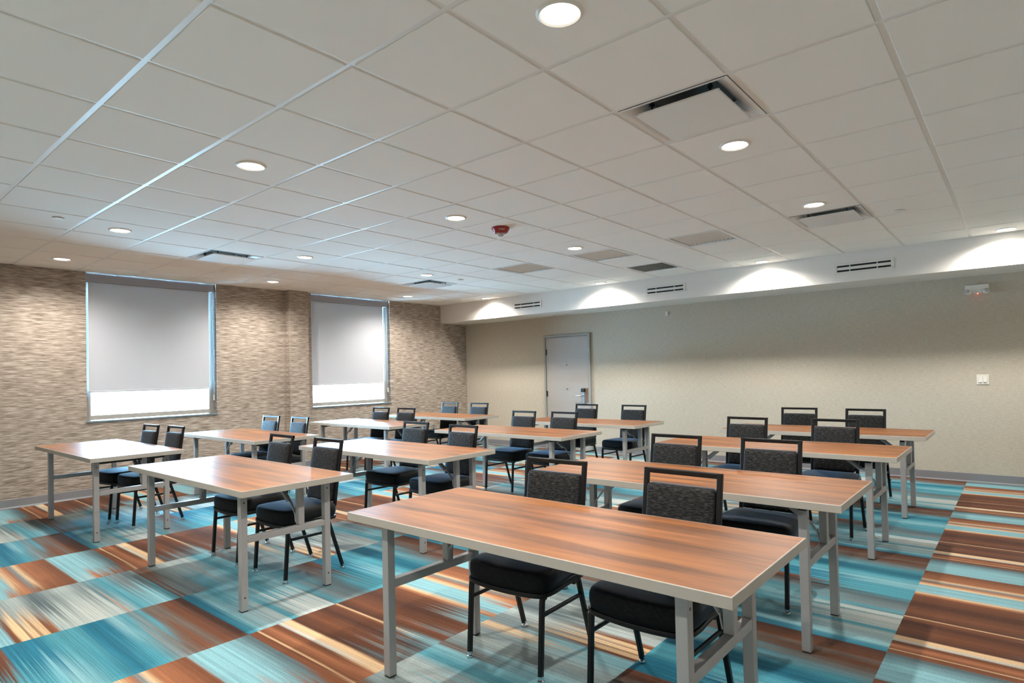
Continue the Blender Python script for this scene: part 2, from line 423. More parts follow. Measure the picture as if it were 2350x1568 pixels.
# ceiling: void board above, T-bar grid and lay-in tiles
ceil = quick('ceiling', M['plasterboard'], None, [(XMIN-.15, XS, YMIN-.15, YW, HC+.16, HC+.22)])
struct(ceil, 'suspended ceiling of square off-white tiles in a white grid', 'ceiling')
DIFF = [(4, -2), (9, -2), (4, 7), (9, 7)]
GRIL = [(9, 2), (9, 0), (9, 4), (11, 2)]
open_cells = set(DIFF) | set(GRIL)
a_lo, a_hi = math.floor(XMIN/TILE), math.floor(XS/TILE)
b_lo, b_hi = math.floor(YMIN/TILE), math.floor(YW/TILE)
G = 0.0125      # half width of the grid face
def tile_mesh(x0, x1, y0, y1):
    bm = bmesh.new(); zl = HC-.004; zu = HC+.016; g = G+.0008
    x0 += g; x1 -= g; y0 += g; y1 -= g; ch = .003
    lo = [bm.verts.new(p) for p in ((x0+ch, y0+ch, zl), (x1-ch, y0+ch, zl), (x1-ch, y1-ch, zl), (x0+ch, y1-ch, zl))]
    md = [bm.verts.new(p) for p in ((x0, y0, zl+ch), (x1, y0, zl+ch), (x1, y1, zl+ch), (x0, y1, zl+ch))]
    hi = [bm.verts.new(p) for p in ((x0, y0, zu), (x1, y0, zu), (x1, y1, zu), (x0, y1, zu))]
    bm.faces.new(list(reversed(lo))); bm.faces.new(hi)
    for A, B in ((lo, md), (md, hi)):
        for k in range(4): bm.faces.new((A[k], A[(k+1) % 4], B[(k+1) % 4], B[k]))
    return bm
std = None
for a in range(a_lo, a_hi+1):
    for b in range(b_lo, b_hi+1):
        if (a, b) in open_cells: continue
        x0, x1 = max(a*TILE, XMIN), min((a+1)*TILE, XS); y0, y1 = max(b*TILE, YMIN), min((b+1)*TILE, YW)
        if x1-x0 < .06 or y1-y0 < .06: continue
        full = abs(x1-x0-TILE) < 1e-6 and abs(y1-y0-TILE) < 1e-6
        if full:
            if std is None:
                bmt = tile_mesh(-TILE/2, TILE/2, -TILE/2, TILE/2); o = obj('ceiling_tile', bmt, M['tile'], ceil); std = o.data
            else:
                o = bpy.data.objects.new('ceiling_tile', std); COL.objects.link(o); o.parent = ceil
            o.location = ((x0+x1)/2, (y0+y1)/2, 0)
        else:
            obj('ceiling_tile', tile_mesh(x0, x1, y0, y1), M['tile'], ceil)
for a in range(a_lo+1, a_hi+1):
    quick('grid_runner', M['grid'], ceil, [(a*TILE-G, a*TILE+G, YMIN, YW, HC, HC+.03)])
for b in range(b_lo+1, b_hi+1):
    quick('grid_cross_tee', M['grid'], ceil, [(XMIN, XS, b*TILE-G, b*TILE+G, HC+.0006, HC+.03)])
struct(quick('trim_1', M['grid'], None, [(XMIN, 4.555, YW-.02, YW, HC, HC+.02), (4.555, 4.885, 6.425, 6.445, HC, HC+.02), (4.885, XS, YW-.02, YW, HC, HC+.02)]), 'thin white wall angle where ceiling meets the window wall', 'trim')
struct(quick('trim_2', M['grid'], None, [(XS-.02, XS, YMIN, YW, HC, HC+.02)]), 'thin white wall angle where ceiling meets the soffit', 'trim')

# windows
def window(name, X, label):
    root = empty(name, ((X[0]+X[1])/2, YW, ZB)); struct(root, label, 'window')
    cx = (X[0]+X[1])/2; w = (X[1]-X[0])/2; h = 2.766-ZB
    fy0, fy1 = .10, .155; fw = .072
    quick('window_frame', M['winframe'], root, [(-w, -w+fw, fy0, fy1, 0, h), (w-fw, w, fy0, fy1, 0, h), (-w+fw, w-fw, fy0, fy1, 0.012, fw), (-w+fw, w-fw, fy0, fy1, h-fw, h)], bev=.004)
    quick('pane', M['pane'], root, [(-w+fw, w-fw, .124, .130, fw, h-fw)])
    quick('window_sill', M['sill'], root, [(-w-.004, w+.004, -.014, fy0+.01, -.014, .006)], bev=.003)
window('window_1', W1, 'window beside the front tables, its lower strip blown out with daylight')
window('window_2', W2, 'window past the column, its lower strip blown out with daylight')

# door
door = empty('door_1', (XD, 4.04, 0)); struct(door, 'flush pale grey door with card lock in the beige wall', 'door')
y0, y1 = -.455, .465   # leaf span (local y), camera-left edge is +y
bm = bmesh.new(); box(bm, -.020, -.001, y0+.004, y1-.004, .01, 2.036, bev=.002)
leaf = obj('door_leaf', bm, M['door'], door)
bm = bmesh.new()
for b_ in ((-.036, 0, y1, y1+.04, 0, 2.085), (-.036, 0, y0-.05, y0, 0, 2.085), (-.036, 0, y0, y1, 2.04, 2.085)): box(bm, *b_, bev=.005)
obj('door_frame', bm, M['doorframe'], door)
quick('door_stop', M['dark'], door, [(-.006, -.0005, y1-.004, y1, 0, 2.04), (-.006, -.0005, y0, y0+.004, 0, 2.04), (-.006, -.0005, y0, y1, 2.036, 2.04)])
for zc in (1.775, 1.015, .25):
    bm = bmesh.new(); lathe(bm, [(.008, -.055), (.008, .055)], 12, (-.03, y1-.002, zc)); box(bm, -.024, -.020, y1-.03, y1-.002, zc-.05, zc+.05)
    obj('hinge', bm, M['bronze'], door, True, 40)
for zc in (1.531, 1.10):
    bm = bmesh.new(); lathe(bm, [(.004, -.006), (.011, -.004), (.012, 0)], 16)
    o = obj('peephole', bm, M['bronze'], door, True, 40); o.rotation_euler = (0, R_(90), 0); o.location = (-.021, .003, zc)
lock = quick('card_lock', M['steel'], door, [(-.048, -.020, -.385, -.318, .84, 1.03)], bev=.008)
quick('card_reader', M['blackplastic'], lock, [(-.066, -.020, -.392, -.314, 1.045, 1.115)], bev=.012)
quick('reader_band', M['steel'], lock, [(-.058, -.020, -.388, -.318, 1.018, 1.05)], bev=.006)
bm = bmesh.new(); sweep(bm, fillet([(-.045, -.352, .985), (-.085, -.352, .985), (-.085, -.225, .978)], .02), rprof(.010, 10), (0, 0, 1))
obj('lever', bm, M['steel'], lock, True, 50)
quick('strike_plate', M['brown'], door, [(-.022, -.0195, -.445, -.40, .86, 1.12)], bev=.001)

# ================================================================== OUTSIDE
bm = bmesh.new()
prof = [(20, -.1), (24, .25), (30, .55), (70, .9)]
vs0 = [[bm.verts.new((x, y, z)) for x in (-60, 80)] for y, z in prof]
for r0, r1 in zip(vs0, vs0[1:]): bm.faces.new((r0[0], r0[1], r1[1], r1[0]))
r_ = bmesh.ops.extrude_face_region(bm, geom=list(bm.faces))
for v in r_['geom']:
    if isinstance(v, bmesh.types.BMVert): v.co.z -= .3
struct(obj('ground_outside', bm, M['ground']), 'sunlit pale ground seen through the strips under the shades', 'ground')
rnd = random.Random(9)
def shrub(name, x, y, z, s):
    bm = bmesh.new()
    bmesh.ops.create_icosphere(bm, subdivisions=3, radius=1.0)
    for v in bm.verts:
        k = 1+rnd.uniform(-.14, .14); v.co = Vector((v.co.x*s*1.5*k, v.co.y*s*k, (v.co.z+.8)*s*.8*k))
    o = obj(name, bm, M['leaf'], None, False); o.location = (x, y, z); return o
for i, (x, y, s, lb) in enumerate(((12.2, 27, .9, 'hedge shrub glimpsed under the shade of the window before the column'), (24.2, 27.5, 1.1, 'hedge shrub glimpsed under the shade of the window past the column'), (28.5, 28.5, 1.0, 'second hedge shrub glimpsed under the shade past the column'))):
    tag(shrub('hedge_shrub', x, y, .35, s), lb, 'shrub', 'shrubs outside the windows')

# ================================================================== CEILING FITTINGS
ZT = HC-.004    # tile face
def make_light():
    root = empty('recessed_light')
    bm = bmesh.new(); lathe(bm, [(.072, -.006), (.080, -.010), (.088, -.007), (.0925, -.001), (.0925, .0), (.072, .0)], 40, cap=False)
    obj('trim_ring', bm, M['white'], root, True, 35)
    bm = bmesh.new(); lathe(bm, [(.073, -.0035), (.05, -.0075), (.02, -.009), (.002, -.0093)], 40)
    obj('lens', bm, M['lens'], root, True)
    ld = bpy.data.lights.new('downlight', 'SPOT'); ld.energy = LAMP_W; ld.color = (1.0, 0.95, 0.875)
    ld.spot_size = R_(160); ld.spot_blend = 0.95; ld.shadow_soft_size = 0.035
    lo = bpy.data.objects.new('downlight_beam', ld); COL.objects.link(lo); lo.parent = root; lo.location = (0, 0, -.05)
    return root
LIGHTS = [(2.5, -1.5, 'lit round downlight above the frontmost table of the aisle row'),
 (2.5, 2.5, 'lit round downlight above the frontmost table of the middle row'),
 (2.5, 6.5, 'lit round downlight between the first and second tables of the window row'),
 (5.5, -1.5, 'lit round downlight beside the large ceiling diffuser above the aisle row'),
 (5.5, 2.5, 'lit round downlight next to the red fire alarm'),
 (5.5, 6.5, 'lit round downlight over the window row, past the small diffuser above it'),
 (8.5, -1.5, 'lit round downlight touching the far diffuser above the aisle row'),
 (8.5, 2.5, 'lit round downlight touching the bright slatted grille over the middle row'),
 (8.5, 6.5, 'lit round downlight just before the diffuser above the last window-row table'),
 (2.5, 9.55, 'lit round downlight washing the wall before the first window'),
 (6.5, 9.55, 'lit round downlight washing the wall beside the column'),
 (10.5, 9.55, 'lit round downlight washing the wall between the second window and soffit'),
 (12.56, -3.5, 'lit round downlight washing the soffit end above the emergency light'),
 (12.56, .5, 'lit round downlight washing the soffit between its second and third slot grilles'),
 (12.56, 4.5, 'lit round downlight washing the soffit between its first and second slot grilles'),
 (12.56, 8.45, 'lit round downlight washing the soffit beside the window wall corner'),
 (-.5, -1.5, 'added unseen round downlight nearly overhead of the camera, before the aisle row'),  # unseen pair continuing the lamp spacing, added to brighten the near ceiling
 (-.5, 2.5, 'added unseen round downlight before the frontmost table of the middle row')]
L0 = make_light()
for i, (a, b, lb) in enumerate(LIGHTS):
    o = L0 if i == 0 else copy_tree(L0)
    o.location = (a*TILE, b*TILE, ZT); tag(o, lb, 'downlight', 'round recessed downlights in the ceiling')

def make_diffuser():
    root = empty('ceiling_diffuser'); s = TILE/2-G-.001
    bm = bmesh.new()   # pressed pan: flange, concave skirt, throat
    lv = [(s, 0), (s-.018, .001), (s-.03, .006), (s-.07, .028), (s-.10, .055), (s-.108, .078)]
    def ring(h, z, n=10, r=.0):
        pts = []
        rr = r
        for (sx, sy, a0) in ((1, 1, 0), (-1, 1, 90), (-1, -1, 180), (1, -1, 270)):
            for k in range(n):
                a = R_(a0+90*k/(n-1)); pts.append((sx*(h-rr)+rr*math.cos(a), sy*(h-rr)+rr*math.sin(a), z))
        return [bm.verts.new(p) for p in pts]
    rs = [ring(h, z, 6, .002+.5*z) for h, z in lv]
    n = len(rs[0])
    for r0, r1 in zip(rs, rs[1:]):
        for k in range(n): bm.faces.new((r0[k], r0[(k+1) % n], r1[(k+1) % n], r1[k]))
    obj('diffuser_pan', bm, M['satin'], root, True, 50)
    quick('duct_throat', M['throat'], root, [(-s+.10, s-.10, -s+.10, s-.10, .075, .09)])
    bm = bmesh.new(); box(bm, -.226, .226, -.226, .226, -.024, -.012, bev=.004)
    bmesh.ops.bevel(bm, geom=[e for e in bm.edges if abs(e.verts[0].co.z-e.verts[1].co.z) > .002], offset=.01, segments=2, affect='EDGES')
    obj('plaque', bm, M['satin'], root)
    for sx in (-1, 1):
        for sy in (-1, 1):
            bm = bmesh.new(); lathe(bm, [(.006, -.012), (.006, .03), (.014, .032), (.014, .045), (.006, .047), (.006, .076)], 12, (sx*.16, sy*.16, 0)); obj('hanger_pin', bm, M['blackplastic'], root, True, 40)
    return root
D0 = make_diffuser()
for i, ((a, b), lb) in enumerate(zip(DIFF, ('large square plaque diffuser over the aisle row, biggest of the four', 'square plaque diffuser over the aisle row, close to the soffit', 'square plaque diffuser in front of the first window', 'square plaque diffuser before the second window, smallest of the four'))):
    o = D0 if i == 0 else copy_tree(D0)
    o.location = ((a+.5)*TILE, (b+.5)*TILE, HC-.003); tag(o, lb, 'air diffuser', 'square plaque diffusers in the ceiling')

def make_grille():
    root = empty('return_grille'); s = TILE/2-G-.001
    bm = bmesh.new()
    for b_ in ((-s, s, s-.028, s, -.004, .012), (-s, s, -s, -s+.028, -.004, .012), (-s, -s+.028, -s+.028, s-.028, -.004, .012), (s-.028, s, -s+.028, s-.028, -.004, .012)): box(bm, *b_, bev=.002, seg=1)
    obj('grille_frame', bm, M['slat'], root)
    quick('duct_box', M['dark'], root, [(-s+.01, s-.01, -s+.01, s-.01, .09, .1), (-s+.01, -s+.02, -s+.01, s-.01, .012, .09), (s-.02, s-.01, -s+.01, s-.01, .012, .09), (-s+.02, s-.02, -s+.01, -s+.02, .012, .09), (-s+.02, s-.02, s-.02, s-.01, .012, .09)])
    n = 12; sp = (2*s-.056)/n
    sl = None
    for k in range(n):
        yc = -s+.028+sp*(k+.5)
        if sl is None:
            bm = bmesh.new(); box(bm, -s+.026, s-.026, -.017, .017, -.0015, .0015)
            bmesh.ops.rotate(bm, verts=bm.verts, cent=(0, 0, 0), matrix=Matrix.Rotation(R_(38), 3, 'X'))
            o = obj('slat', bm, M['slat'], root); sl = o.data
        else:
            o = bpy.data.objects.new('slat', sl); COL.objects.link(o); o.parent = root
        o.location = (0, yc, .014)
    return root
G0 = make_grille()
for i, ((a, b), lb, rz) in enumerate(zip(GRIL, ('slatted ceiling grille touching a downlight over the middle row, slats gleaming', 'pale slatted ceiling grille level with the one by the downlight, towards the aisle', 'faint slatted ceiling grille towards the window wall, palest of the four', 'slatted ceiling grille with dark open gaps, close to the soffit'), (math.pi, math.pi, math.pi, 0))):
    o = G0 if i == 0 else copy_tree(G0)
    o.location = ((a+.5)*TILE, (b+.5)*TILE, HC-.001); o.rotation_euler = (0, 0, rz); tag(o, lb, 'ceiling grille', 'slatted return grilles in the ceiling')

def sprinkler():
    root = empty('sprinkler_cover')
    bm = bmesh.new(); lathe(bm, [(.041, -.010), (.042, -.008), (.0415, -.004), (.03, -.004)], 28); obj('cover_plate', bm, M['white'], root, True, 40)
    bm = bmesh.new(); lathe(bm, [(.028, -.004), (.028, 0)], 20); obj('cup', bm, M['dark'], root, True, 40)
    return root
S0 = sprinkler()
for i, (x, y, lb) in enumerate(((1.04, 3.84, 'white sprinkler cover disc over the window row, before the first window'), (5.96, -1.43, 'white sprinkler cover disc past the aisle-row diffuser by the soffit'), (5.81, 3.94, 'tiny white sprinkler cover disc near the diffuser over the last window-row table'))):
    o = S0 if i == 0 else copy_tree(S0)
    o.location = (x, y, ZT); tag(o, lb, 'sprinkler', 'concealed sprinkler covers')

# fire alarm strobe
fa = empty('fire_alarm', (6.40*TILE, 2.44*TILE, ZT)); tag(fa, 'red ceiling fire alarm dome with white FIRE lettering and clear strobe lens', 'fire alarm')
PR = [(.080, 0), (.086, -.006), (.085, -.012), (.068, -.042), (.062, -.050), (.050, -.054), (.030, -.056)]
bm = bmesh.new(); lathe(bm, PR, 48); obj('housing', bm, M['red'], fa, True, 40)
bm = bmesh.new(); lathe(bm, [(.031, -.054), (.030, -.064), (.026, -.074), (.016, -.081), (.003, -.084)], 32); obj('strobe_lens', bm, M['clear'], fa, True, 60)
quick('strobe_tube', M['steel'], fa, [(-.010, .010, -.006, .006, -.070, -.054)], bev=.003)
fc = bpy.data.curves.new('fire_text', 'FONT'); fc.body = 'FIRE'; fc.size = 0.030; fc.align_x = 'CENTER'; fc.space_character = 1.12; fc.resolution_u = 3
to = bpy.data.objects.new('fire_text_tmp', fc); COL.objects.link(to)
bpy.context.view_layer.update()
tm = bpy.data.meshes.new_from_object(to.evaluated_get(bpy.context.evaluated_depsgraph_get()))
bpy.data.objects.remove(to)
th0 = math.atan2(CAM.y-2.44*TILE, CAM.x-6.40*TILE)+R_(8)
for v in tm.vertices:
    s = v.co.x; h = v.co.y+.002            # s along the rim, h up the sloping side
    k = h/.034; r = .068+.017*k+.0012; z = -.042+.030*k-.0006
    th = th0+s/r
    v.co = Vector((r*math.cos(th), r*math.sin(th), z))
tm.materials.append(M['letters'])
lo_ = bpy.data.objects.new('lettering', tm); COL.objects.link(lo_); lo_.parent = fa

# soffit slot grilles
def slot_grille():
    root = empty('slot_grille'); L = .318; h = .064
    bm = bmesh.new()
    for b_ in ((-.008, 0, -L, L, h-.026, h), (-.008, 0, -L, L, -h, -h+.026), (-.008, 0, L-.035, L, -h+.026, h-.026), (-.008, 0, -L, -L+.035, -h+.026, h-.026)): box(bm, *b_, bev=.003, seg=1)
    obj('grille_frame', bm, M['white'], root)
    quick('grille_bar', M['white'], root, [(-.006, -.001, -L+.035, L-.035, -.017, .017)], bev=.003)
    for yy in (-.145, .145): quick('mullion', M['white'], root, [(-.004, 0, yy-.005, yy+.005, -h+.026, h-.026)])
    quick('dark_slot', M['dark'], root, [(-.0012, -.0002, -L+.035, L-.035, -h+.026, h-.026)])
    return root
Q0 = slot_grille()
for i, (y, lb) in enumerate(((4.374, 'white slot grille in the soffit, close to the window wall corner'), (1.767, 'white slot grille in the soffit, middle of the three'), (-.80, 'white slot grille in the soffit, next to the aisle-row diffuser'))):
    o = Q0 if i == 0 else copy_tree(Q0)
    o.location = (XS, y, 2.588); tag(o, lb, 'wall grille', 'slot grilles in the soffit face')

# roller shades
def make_shade(name, X, fx0, fx1, zb, label):
    root = empty(name, (X[0], YW, ZB)); tag(root, label, 'roller shade', 'grey roller shades half drawn over the windows')
    zt = 2.761-ZB
    bm = bmesh.new(); box(bm, .004, X[1]-X[0]-.035, .006, .092, zt-.103, zt, bev=.003); obj('fascia', bm, M['fascia'], root)
    bm = bmesh.new(); box(bm, fx0-X[0], fx1-X[0], .055, .0562, zb-ZB+.02, zt-.05); obj('shade_fabric', bm, M['shade'], root)
    bm = bmesh.new(); box(bm, fx0-X[0], fx1-X[0], .049, .0625, zb-ZB, zb-ZB+.026, bev=.005); obj('hem_bar', bm, M['shade'], root)
    for xx in (.0, X[1]-X[0]-.036):
        quick('bracket', M['white'], root, [(xx, xx+.004, .01, .095, zt-.1, zt)])
    xc = X[1]-X[0]-.022
    bm = bmesh.new(); sweep(bm, [(xc, .050, zt-.09), (xc+.002, .052, .22)], rprof(.003, 6), (1, 0, 0)); sweep(bm, [(xc, .075, zt-.09), (xc+.002, .068, .22)], rprof(.003, 6), (1, 0, 0)); obj('bead_chain', bm, M['steel'], root)
    quick('chain_holder', M['white'], root, [(xc-.008, xc+.012, .045, .075, .19, .27)], bev=.004)
make_shade('roller_shade', W1, 1.978, 3.430, 1.278, 'grey roller shade half down over the window by the front tables')
make_shade('roller_shade', W2, 5.055, 6.492, 1.278, 'grey roller shade half down over the window past the column')

# emergency light, switch, sensor, outlet
em = empty('emergency_light', (XD, -1.842, 2.262)); tag(em, 'white twin-head emergency light under the soffit with a red indicator', 'emergency light')
bm = bmesh.new(); box(bm, -.055, 0, -.112, .112, -.045, .056, bev=.010); obj('housing', bm, M['white'], em)
for sy, tilt in ((.085, -20), (-.085, 20)):
    bm = bmesh.new(); lathe(bm, [(.012, -.030), (.027, -.020), (.031, 0), (.030, .018), (.024, .022)], 24)
    h = obj('lamp_head', bm, M['white'], em, True, 50); h.rotation_euler = (0, R_(-72), R_(tilt)); h.location = (-.062, sy, -.028)
    bm = bmesh.new(); lathe(bm, [(.024, .0225), (.016, .0245), (.002, .0255)], 24); obj('lamp_glass', bm, M['grey_lamp'], h, True)
bm = bmesh.new(); lathe(bm, [(.006, -.003), (.004, -.006), (.001, -.007)], 12, (-.03, -.005, -.045)); obj('indicator_led', bm, M['led'], em, True)
sw = empty('light_switch', (XD, -1.862, 1.207)); tag(sw, 'white double rocker light switch on the beige wall', 'light switch')
bm = bmesh.new(); box(bm, -.007, 0, -.058, .058, -.058, .058, bev=.003); obj('wall_plate', bm, M['white'], sw)
for sy in (-.0225, .0225):
    bm = bmesh.new()
    box(bm, -.0085, -.006, sy-.0165, sy+.0165, -.034, .034, bev=.001, seg=1); obj('bezel', bm, M['white'], sw)
    bm = bmesh.new(); vv = [bm.verts.new(p) for p in ((-.0085, sy-.013, .030), (-.0085, sy+.013, .030), (-.0165, sy+.013, -.030), (-.0165, sy-.013, -.030), (-.006, sy-.013, .030), (-.006, sy+.013, .030), (-.006, sy+.013, -.030), (-.006, sy-.013, -.030))]
    for q in ((0, 1, 2, 3), (4, 7, 6, 5), (0, 4, 5, 1), (1, 5, 6, 2), (2, 6, 7, 3), (3, 7, 4, 0)): bm.faces.new([vv[i] for i in q])
    obj('rocker', bm, M['white'], sw)
se = empty('wall_sensor', (XD, 2.085, 2.297)); tag(se, 'tiny white sensor box high on the beige wall under the soffit', 'sensor')
bm = bmesh.new(); box(bm, -.022, 0, -.02, .02, -.034, .034, bev=.005); obj('sensor_body', bm, M['white'], se)
quick('sensor_window', M['satin'], se, [(-.0235, -.0215, -.011, .011, -.018, .018)], bev=.002)
ou = empty('wall_outlet', (7.62, YW, .40)); tag(ou, 'beige wall outlet low on the window wall behind the last window-row table', 'outlet')
bm = bmesh.new(); box(bm, -.035, .035, -.006, 0, -.057, .057, bev=.003); obj('wall_plate', bm, M['doorframe'], ou)
for zc in (-.024, .024): quick('receptacle', M['dark'], ou, [(-.014, .014, -.008, -.005, zc-.011, zc+.011)], bev=.002)

# ================================================================== TABLES
TL_, TW_, TH_ = 1.848, 0.7533, 0.7543
TT = .038
def make_table():
    root = empty('folding_table')
    l, w = TL_/2, TW_/2
    bm = bmesh.new(); box(bm, -w+.004, w-.004, -l+.004, l-.004, TH_-.030, TH_, bev=0); obj('table_top', bm, M['wood'], root)
    bm = bmesh.new()   # edge band ring
    prof = [(.004, 0.0), (.0015, 0.0), (0, -.0018), (0, -TT+.002), (.002, -TT), (.03, -TT), (.03, -.032), (.004, -.032)]
    rings = []
    for d, z in prof:
        rings.append([bm.verts.new(p) for p in ((-w+d, -l+d, TH_+.0004+z), (w-d, -l+d, TH_+.0004+z), (w-d, l-d, TH_+.0004+z), (-w+d, l-d, TH_+.0004+z))])
    n = len(rings)
    for i in range(n):
        r0, r1 = rings[i], rings[(i+1) % n]
        for k in range(4): bm.faces.new((r0[k], r0[(k+1) % 4], r1[(k+1) % 4], r1[k]))
    obj('edge_band', bm, M['edge'], root)
    quick('underside_board', M['dark'], root, [(-w+.031, w-.031, -l+.031, l-.031, TH_-TT+.001, TH_-.031)])
    ZU = TH_-TT
    LX, LY, LS = .285, .735, .042
    leg_me = None
    for sy in (-1, 1):
        for sx in (-1, 1):
            if leg_me is None:
                bm = bmesh.new(); box(bm, -LS/2, LS/2, -LS/2, LS/2, .006, ZU-.02, bev=.003); o = obj('leg', bm, M['leg'], root); leg_me = o.data
                bm = bmesh.new(); box(bm, -LS/2+.001, LS/2-.001, -LS/2+.001, LS/2-.001, 0, .008, bev=.002); fo = obj('foot_cap', bm, M['blackplastic'], o); cap_me = fo.data
                bm = bmesh.new()
                for zz in (.085, .655): lathe(bm, [(.006, 0), (.006, .001)], 10, (0, 0, 0)); break
                bmesh.ops.rotate(bm, verts=bm.verts, cent=(0, 0, 0), matrix=Matrix.Rotation(R_(90), 3, 'X')); sc_me = bpy.data.meshes.new('screw'); bm.to_mesh(sc_me); bm.free(); sc_me.materials.append(M['bronze'])
            else:
                o = bpy.data.objects.new('leg', leg_me); COL.objects.link(o); o.parent = root
                fo = bpy.data.objects.new('foot_cap', cap_me); COL.objects.link(fo); fo.parent = o
            o.location = (sx*LX, sy*LY, 0)
            for zz in (.085, .655):
                s_ = bpy.data.objects.new('screw', sc_me); COL.objects.link(s_); s_.parent = o; s_.location = (0, sy*LS/2 + (0.0005 if sy > 0 else .0005), zz)
        yc = sy*LY
        bm = bmesh.new(); box(bm, -LX+LS/2, LX-LS/2, yc-.019, yc+.019, .407, .447, bev=.003); obj('crossbar', bm, M['leg'], root)
        px = .095
        bm = bmesh.new(); box(bm, px-.0205, px+.0205, yc-.020, yc+.020, .447, ZU-.02, bev=.003); obj('post', bm, M['leg'], root)
        bm = bmesh.new(); sweep(bm, [(-LX-.02, yc, ZU-.018), (LX+.02, yc, ZU-.018)], rprof(.0185, 16), (0, 0, 1)); obj('pivot_tube', bm, M['blackmetal'], root, True, 40)
        # folding brace: bracket on the post, flat link, spring tube up to the underside
        yi = yc-sy*.022
        br = empty('folding_brace'); br.parent = root
        bm = bmesh.new(); sweep(bm, [(px-.012, yi, .462), (px-.012, yi-sy*.01, .52)], sqprof(.022, .006, .001), (1, 0, 0)); obj('bracket', bm, M['leg'], br)
        bm = bmesh.new(); sweep(bm, fillet([(px-.012, yi-sy*.006, .505), (px-.012, yi-sy*.07, .585), (px-.012, yi-sy*.11, .60)], .02), sqprof(.016, .007, .001), (1, 0, 0)); obj('link', bm, M['leg'], br)
        bm = bmesh.new(); sweep(bm, [(px-.012, yi-sy*.10, .592), (px-.012, yi-sy*.235, .700)], rprof(.0165, 16), (1, 0, 0)); obj('spring_tube', bm, M['leg'], br, True, 40)
        quick('mount_plate', M['blackmetal'], br, [(px-.035, px+.011, min(yi-sy*.21, yi-sy*.27), max(yi-sy*.21, yi-sy*.27), ZU-.010, ZU+.0005)])
    return root
ROWS = {'R': 'aisle row', 'M': 'middle row', 'L': 'window row'}
ORD = {1: 'frontmost', 2: 'second', 3: 'third', 4: 'rearmost'}
TABLES = {'R1': (1.720, -.661), 'R2': (3.131, -.644), 'R3': (4.933, -.617), 'R4': (6.435, -.629), 'M1': (1.669, 2.147), 'M2': (3.113, 2.166), 'M3': (4.894, 2.214), 'M4': (6.331, 2.191), 'L1': (1.626, 4.776), 'L2': (3.086, 4.831), 'L3': (4.880, 4.892), 'L4': (6.352, 5.009)}
TXT = {'R1': 'wood-topped folding table at the front, largest in view, end of the aisle row',
 'R2': 'wood-topped folding table, second in the aisle row',
 'R3': 'wood-topped folding table, third in the aisle row',
 'R4': 'wood-topped folding table, last in the aisle row, facing the light switch wall',
 'M1': 'wood-topped folding table, first in the middle row, top washed pale by the window',
 'M2': 'wood-topped folding table, second in the middle row',
 'M3': 'wood-topped folding table, third in the middle row',
 'M4': 'wood-topped folding table, last in the middle row, before the door',
 'L1': 'folding table with strong window glare, first in the window row',
 'L2': 'wood-topped folding table, second in the window row, in front of the column',
 'L3': 'folding table white with glare below the second window, third in the window row',
 'L4': 'wood-topped folding table, last in the window row, by the wall corner'}
T0 = make_table()
for i, (k, (x, y)) in enumerate(TABLES.items()):
    o = T0 if i == 0 else copy_tree(T0)
    o.location = (x, y, 0); tag(o, TXT[k], 'table', 'folding tables in three rows')

# ================================================================== CHAIRS
def rrect_outline(w, h, r, n=6):
    pts = []
    for (sx, sy, a0) in ((1, 1, 0), (-1, 1, 90), (-1, -1, 180), (1, -1, 270)):
        for k in range(n):
            a = R_(a0+90*k/(n-1)); pts.append((sx*(w-r)+r*math.cos(a), sy*(h-r)+r*math.sin(a)))
    return pts
def seat_outline():
    # x forward is -x; front edge bowed, rounded corners, slightly narrower rear
    raw = []
    ctrl = [(.190, .185), (.155, .214), (0, .226), (-.12, .237), (-.190, .228), (-.222, .190), (-.239, .10), (-.245, 0)]
    up = ctrl; dn = [(x, -y) for x, y in reversed(ctrl[:-1])]
    pts = up+dn
    # Catmull-Rom through the points, straight rear edge
    out = []
    n = len(pts)
    for i in range(n-1):
        p0 = pts[max(i-1, 0)]; p1 = pts[i]; p2 = pts[i+1]; p3 = pts[min(i+2, n-1)]
        for k in range(4):
            s = k/4
            out.append(tuple(.5*((2*p1[j])+(-p0[j]+p2[j])*s+(2*p0[j]-5*p1[j]+4*p2[j]-p3[j])*s*s+(-p0[j]+3*p1[j]-3*p2[j]+p3[j])*s**3) for j in (0, 1)))
    out.append(pts[-1])
    return out
BX0, BZ0, BX1, BZ1 = .190, .50, .258, .921     # lean line of the back
def back_x(z): return BX0+(z-BZ0)/(BZ1-BZ0)*(BX1-BX0)
